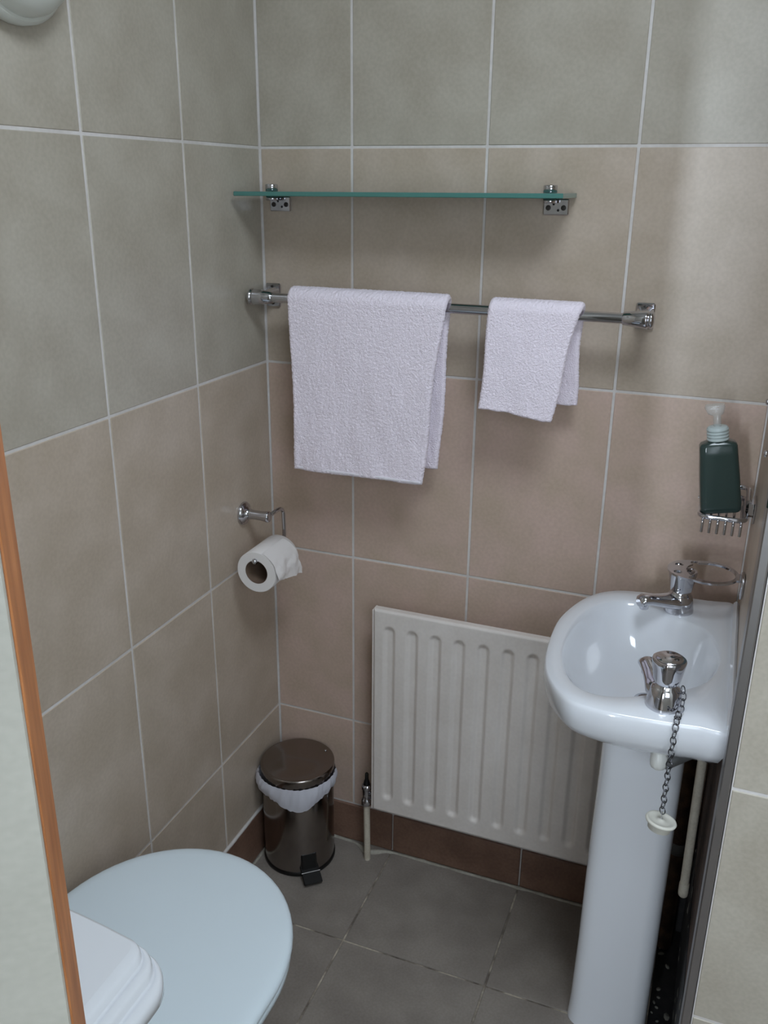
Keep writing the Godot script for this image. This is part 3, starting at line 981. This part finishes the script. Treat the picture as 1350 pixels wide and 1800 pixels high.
# ---------------------------------------------------------------- pedal bin
func build_bin() -> void:
	var b := thing("pedal_bin", "small steel pedal bin in the corner beside the radiator", "bin", Vector3(0.0895, 0, 0.0875))
	part(b, "base", lathe([Vector2(0.081, 0.0), Vector2(0.0825, 0.002), Vector2(0.0825, 0.009), Vector2(0.0805, 0.011)], 48), M.plastic_black)
	part(b, "body", lathe([Vector2(0.0805, 0.0105), Vector2(0.0808, 0.012), Vector2(0.0808, 0.236), Vector2(0.079, 0.238)], 64), M.steel)
	var lid := part(b, "lid", lathe([Vector2(0.0825, 0.229), Vector2(0.0834, 0.230), Vector2(0.0834, 0.246), Vector2(0.0828, 0.2485), Vector2(0.0808, 0.2500), Vector2(0.0775, 0.2506), Vector2(0.0765, 0.2502), Vector2(0.045, 0.2525), Vector2(0.0, 0.2532)], 64), M.steel, Vector3(0, 0.008, 0))
	part(lid, "rivet", lathe([Vector2(0.003, 0.0), Vector2(0.0025, 0.0012), Vector2(0.0, 0.0016)], 12), M.chrome, Vector3(0.045, 0.2515, -0.053))
	part(b, "hinge", box(Vector3(0.04, 0.03, 0.008), 0.002), M.plastic_black, Vector3(-0.035, 0.230, -0.0755), Vector3(0, 0.42, 0))
	# pedal: bracket on the body, bright bar, tread that slopes down to the floor
	var ang := -0.72
	var dirv := Vector3(sin(-ang), 0, cos(-ang))
	var p := part(b, "pedal", box(Vector3(0.042, 0.006, 0.046), 0.0015), M.plastic_black, dirv * 0.098 + Vector3(0, 0.017, 0), Vector3(0.38, -ang, 0))
	part(p, "bar", tube([Vector3(-0.0215, 0.0036, -0.004), Vector3(0.0215, 0.0036, -0.004)], 0.0016, 8), M.chrome)
	part(b, "pedal_bracket", box(Vector3(0.036, 0.05, 0.01), 0.003), M.plastic_black, dirv * 0.0805 + Vector3(0, 0.036, 0), Vector3(-0.2, -ang, 0))
	# liner folded out under the lid
	var ln := thing("bin_liner", "white plastic liner folded over the steel bin's rim", "bin liner", Vector3(0.0895, 0.0, 0.0875))
	var nz := FastNoiseLite.new()
	nz.seed = 21
	nz.frequency = 1.1
	var rows := []
	var N := 120
	for j in 15:
		var t := j / 14.0
		var r := PackedVector3Array()
		for i in N:
			var a := TAU * i / N
			var ca := cos(a)
			var sa := -sin(a)
			# hangs deepest towards the camera, a little to either side
			var fa := atan2(sa, ca)          # angle in the xz plane, z towards the camera
			var toward := maxf(0.0, cos(wrapf(fa - 1.10, -PI, PI)))
			var left := maxf(0.0, cos(wrapf(fa - 2.75, -PI, PI)))
			var right := maxf(0.0, cos(wrapf(fa + 0.25, -PI, PI)))
			var drop: float = 0.018 + 0.022 * pow(toward, 6) + 0.010 * left + 0.004 * right + 0.004 * nz.get_noise_2d(ca * 2.0, sa * 2.0)
			var puff: float = (0.0035 + 0.009 * pow(left, 3) + 0.003 * right + 0.004 * nz.get_noise_2d(ca * 3.0 + 9.0, sa * 3.0)) * sin(PI * (0.15 + 0.75 * t))
			puff += 0.0011 * sin(a * 23.0 + 3.0 * nz.get_noise_2d(ca * 4.0, sa * 4.0 + t)) * t
			puff += 0.0008 * sin(a * 41.0 + 5.0 * t)
			var rad := 0.0822 + maxf(0.0, puff) * (1.0 if fa > -2.6 and fa < 2.9 else 0.4)
			if sa < -0.4 or (ca < -0.55 and sa < 0.3):
				rad = minf(rad, 0.0845)
			r.append(Vector3(rad * ca, 0.2372 - drop * t * 1.45, rad * sa))
		rows.append(r)
	rows.reverse()
	part(ln, "skirt", loft(rows, false, false), M.liner)

# ---------------------------------------------------------------- toilet roll
func build_roll() -> void:
	var h := thing("toilet_roll_holder", "chrome toilet roll holder on the left wall", "roll holder", Vector3(0.0, 0.85, 0.1235))
	part(h, "flange", lathe([Vector2(0.0235, 0.0005), Vector2(0.0242, 0.003), Vector2(0.0225, 0.007), Vector2(0.017, 0.0105), Vector2(0.0125, 0.013), Vector2(0.0105, 0.018), Vector2(0.0092, 0.026), Vector2(0.0098, 0.045), Vector2(0.0112, 0.054), Vector2(0.0116, 0.0585), Vector2(0.0095, 0.0615), Vector2(0.0, 0.0625)], 36), M.chrome, Vector3.ZERO, Vector3(0, 0, -PI / 2))
	var w := smooth_path([Vector3(0.057, 0, -0.004), Vector3(0.064, 0.006, -0.018), Vector3(0.0675, 0.0075, -0.032), Vector3(0.069, 0.001, -0.041), Vector3(0.0695, -0.012, -0.043), Vector3(0.07, -0.05, -0.043), Vector3(0.07, -0.064, -0.040), Vector3(0.07, -0.068, -0.03), Vector3(0.07, -0.068, 0.0), Vector3(0.07, -0.067, 0.06), Vector3(0.069, -0.064, 0.078)], 8)
	var rd := []
	for i in w.size():
		rd.append(0.0042)
	part(h, "wire", tube(w, rd, 12), M.chrome)
	part(h, "ball_end", lathe([Vector2(0.0, -0.0062), Vector2(0.0044, -0.0044), Vector2(0.0062, 0.0), Vector2(0.0044, 0.0044), Vector2(0.0, 0.0062)], 16), M.chrome, Vector3(0.069, -0.0635, 0.08))
	var r := thing("toilet_roll", "part used white toilet roll hanging on the chrome holder", "toilet roll", Vector3(0.0705, 0.763, 0.102))
	var Rr := 0.0425
	part(r, "roll", lathe([Vector2(0.0245, 0.0), Vector2(0.0245, 0.0), Vector2(Rr - 0.001, 0.0), Vector2(Rr, 0.001), Vector2(Rr, 0.099), Vector2(Rr - 0.001, 0.1), Vector2(Rr - 0.001, 0.1), Vector2(0.0245, 0.1), Vector2(0.0245, 0.1), Vector2(0.0245, 0.0)], 56, false), M.paper, Vector3.ZERO, Vector3(PI / 2, 0, 0))
	part(r, "core", lathe([Vector2(0.0243, 0.0005), Vector2(0.0243, 0.0995), Vector2(0.0243, 0.0995), Vector2(0.0235, 0.0995), Vector2(0.0235, 0.0995), Vector2(0.0235, 0.0005)], 40, false), M.card, Vector3.ZERO, Vector3(PI / 2, 0, 0))
	# crumpled free end lying over the room side of the roll
	var nz := FastNoiseLite.new()
	nz.seed = 6
	nz.frequency = 40.0
	var st := begin()
	st.set_smooth_group(1)
	var g := []
	for j in 25:
		var row := PackedVector3Array()
		var t := j / 24.0
		for i in 31:
			var u := i / 30.0
			# from the top of the roll round its room side, then leaving it as a loose corner
			var a := lerpf(1.25, -0.35 - 0.25 * u, t)
			var lift: float = 0.0012 + 0.004 * pow(t, 2) + 0.011 * pow(maxf(0.0, t - 0.55) / 0.45, 1.5) * (0.5 + 0.5 * u) + 0.006 * nz.get_noise_2d(u * 0.07 + t * 0.05, t * 0.05) * smoothstep(0.25, 0.8, t)
			var zz := lerpf(0.1, 0.012, u) + 0.004 * t * (1.0 - u) - 0.012 * t * u
			var rr := Rr + lift
			row.append(Vector3(rr * cos(a), rr * sin(a) + 0.008 * t * t * (1.0 - u), zz))
		g.append(row)
	for j in 24:
		for i in 30:
			quad(st, g[j][i], g[j][i + 1], g[j + 1][i + 1], g[j + 1][i])
	part(r, "loose_sheet", done(st), M.paper)

# ---------------------------------------------------------------- fittings by the right wall
func build_right_wall_fittings() -> void:
	# soap basket of chrome wire with downturned bar ends
	var y := 0.981
	var s := thing("soap_basket", "chrome wire soap basket below the green bottle", "soap dish", Vector3(0.0, y, 0.0))
	var x0 := 0.866
	var x1 := 0.936
	var z0 := 0.032
	var z1 := 0.158
	var lp := []
	for v in rrect((x0 + x1) / 2, (z0 + z1) / 2, (x1 - x0) / 2, (z1 - z0) / 2, 0.014, 0.0, 5):
		lp.append(v)
	part(s, "base_loop", tube(lp, 0.004, 10, true), M.chrome)
	var up := []
	for v in rrect((x0 + x1) / 2, (z0 + z1) / 2 - 0.004, (x1 - x0) / 2 + 0.002, (z1 - z0) / 2 - 0.004, 0.014, 0.0, 5):
		# upper rail rises behind and on the right, open to the front
		if v.z < 0.135:
			up.append(v + Vector3(0, 0.018, 0))
	# start the open loop at its break
	var bi := 0
	for i in up.size():
		if up[i].distance_to(up[(i + 1) % up.size()]) > 0.05 and up[i].z > 0.06 and up[(i + 1) % up.size()].z > 0.06:
			bi = i + 1
	var rail := []
	for i in up.size():
		rail.append(up[(i + bi) % up.size()])
	rail.append(Vector3(rail[rail.size() - 1].x, 0.018, 0.115))
	rail.insert(0, Vector3(rail[0].x, 0.018, 0.115))
	part(s, "upper_rail", tube(rail, 0.0044, 10), M.chrome)
	for k in 2:
		for m in 3:
			var px: float = [x0 - 0.001, x1 + 0.001][k]
			var pz: float = [0.045, 0.08, 0.112][m]
			part(s, "post", tube([Vector3(px, 0, pz), Vector3(px, 0.018, pz)], 0.0022, 8), M.chrome)
	for k in 6:
		var bx := x0 + 0.006 + (x1 - x0 - 0.012) * k / 5.0
		var pth := smooth_path([Vector3(bx, -0.022, z0 + 0.001), Vector3(bx, -0.008, z0), Vector3(bx, -0.003, z0 + 0.006), Vector3(bx, -0.0028, z1 - 0.006), Vector3(bx, -0.006, z1), Vector3(bx, -0.015, z1 + 0.001), Vector3(bx, -0.026, z1 + 0.001)], 5)
		part(s, "bar", tube(pth, 0.0024, 8), M.chrome)
	var br := part(s, "bracket", box(Vector3(0.016, 0.022, 0.034), 0.004), M.chrome, Vector3(0.9425, 0.0065, 0.105))
	part(br, "wall_plate", box(Vector3(0.004, 0.034, 0.05), 0.0012), M.chrome, Vector3(0.0052, 0, 0.005))

	# green bottle leaning in the basket
	var b := thing("soap_bottle", "dark green liquid soap bottle with clear cap", "bottle", Vector3(0.8965, y + 0.0045, 0.128))
	b.rotation = Vector3(0.0, 0.12, 0.16)
	var rg := []
	for p in [[0.0, 0.0285, 0.0165, 0.008], [0.003, 0.031, 0.0185, 0.010], [0.012, 0.0315, 0.019, 0.010], [0.06, 0.0305, 0.0185, 0.010], [0.095, 0.029, 0.0178, 0.010], [0.11, 0.0285, 0.0175, 0.010], [0.114, 0.0262, 0.016, 0.010], [0.1165, 0.020, 0.0145, 0.010], [0.118, 0.0145, 0.0135, 0.0125], [0.121, 0.0135, 0.0135, 0.0135]]:
		rg.append(rrect(0, 0, p[1], p[2], p[3], p[0], 6))
	part(b, "body", loft(rg), M.bottle)
	var cp := []
	cp.append(Vector2(0.0155, 0.1185))
	for k in 4:
		cp.append(Vector2(0.0168, 0.1192 + 0.005 * k))
		cp.append(Vector2(0.0168, 0.1222 + 0.005 * k))
		cp.append(Vector2(0.0157, 0.1230 + 0.005 * k))
		cp.append(Vector2(0.0157, 0.1238 + 0.005 * k))
	cp.append(Vector2(0.014, 0.1405))
	cp.append(Vector2(0.0, 0.1412))
	part(b, "screw_cap", lathe(cp, 32), M.cloudy_plastic)
	part(b, "pump_head", loft([rrect(0, 0, 0.006, 0.006, 0.006, 0.141), rrect(0, 0, 0.0062, 0.0062, 0.006, 0.158), rrect(-0.002, 0, 0.012, 0.008, 0.006, 0.162), rrect(-0.003, 0, 0.0155, 0.0085, 0.006, 0.172), rrect(-0.003, 0, 0.014, 0.007, 0.005, 0.176)]), M.clear_plastic)

	# tumbler ring: flat chrome plate with one large hole and four small ones
	var ry := 0.8785
	var t := thing("tumbler_ring", "flat chrome tumbler ring with toothbrush holes above the tap", "tumbler holder", Vector3(0.889, ry, 0.142))
	var cs := CSGCombiner3D.new()
	cs.name = "ring_plate"
	t.add_child(cs)
	var disc := func(x: float, z: float, r: float, h: float, op: int):
		var q := CSGCylinder3D.new()
		q.radius = r
		q.height = h
		q.sides = 48 if r > 0.02 else 20
		q.operation = op
		q.material = M.chrome
		q.position = Vector3(x, 0, z)
		cs.add_child(q, true)
	disc.call(0.004, 0.0, 0.0475, 0.0035, CSGShape3D.OPERATION_UNION)
	disc.call(-0.02, 0.0, 0.042, 0.0035, CSGShape3D.OPERATION_UNION)
	var arm := CSGBox3D.new()
	arm.size = Vector3(0.03, 0.0035, 0.03)
	arm.position = Vector3(0.045, 0, 0.004)
	arm.material = M.chrome
	cs.add_child(arm, true)
	disc.call(0.007, 0.0, 0.039, 0.02, CSGShape3D.OPERATION_SUBTRACTION)
	for q in [[-0.044, 0.018], [-0.044, -0.014], [-0.019, 0.034], [-0.020, -0.032]]:
		disc.call(q[0], q[1], 0.0068, 0.02, CSGShape3D.OPERATION_SUBTRACTION)
	part(t, "wall_mount", loft([rrect(0, 0, 0.0022, 0.0165, 0.002, -0.028), rrect(0, 0, 0.003, 0.0175, 0.002, -0.02), rrect(0, 0, 0.003, 0.0175, 0.002, 0.006), rrect(0, 0, 0.002, 0.016, 0.002, 0.009)]), M.chrome, Vector3(0.0575, -0.002, 0.004))

	# two small chrome knobs on the right wall
	for k in 2:
		var kb := thing("chrome_knob", ["small chrome knob on the right wall, upper of two", "small chrome knob on the right wall, lower of two"][k], "knob", [Vector3(0.9502, 1.155, 0.06), Vector3(0.9502, 1.125, 0.27)][k], "chrome knobs on the right wall")
		part(kb, "stem", lathe([Vector2(0.005, 0.0), Vector2(0.003, 0.001), Vector2(0.003, 0.004)], 14), M.chrome, Vector3.ZERO, Vector3(0, 0, PI / 2))
		part(kb, "head", lathe([Vector2(0.0, 0.0025), Vector2(0.0042, 0.0035), Vector2(0.0052, 0.006), Vector2(0.0042, 0.0085), Vector2(0.0, 0.0095)], 18), M.chrome, Vector3.ZERO, Vector3(0, 0, PI / 2))
	# mirror on the wall face, only its lower left edge shows
	var mr := thing("wall_mirror", "green glass edge of a wall mirror at the right border", "mirror", Vector3(0.942, 1.128, 0.5205))
	part(mr, "backing", slab(0.0, 0.36, 0.0, 0.55, 0.0, 0.006, 0.0006), M.mirror_glass)
	part(mr, "glass", slab(0.012, 0.348, 0.012, 0.538, 0.006, 0.0075, 0.0003), M.mirror_face)

func build_fan() -> void:
	var f := thing("wall_fan", "white round domed fitting high on the left wall", "fan", Vector3(0.0, 1.752, 0.615))
	part(f, "base", lathe([Vector2(0.092, 0.0005), Vector2(0.094, 0.004), Vector2(0.094, 0.016), Vector2(0.09, 0.02)], 48), M.fan, Vector3.ZERO, Vector3(0, 0, -PI / 2))
	part(f, "dome", lathe([Vector2(0.086, 0.0195), Vector2(0.085, 0.03), Vector2(0.079, 0.042), Vector2(0.066, 0.054), Vector2(0.045, 0.063), Vector2(0.02, 0.0675), Vector2(0.0, 0.068)], 48), M.fan, Vector3.ZERO, Vector3(0, 0, -PI / 2))
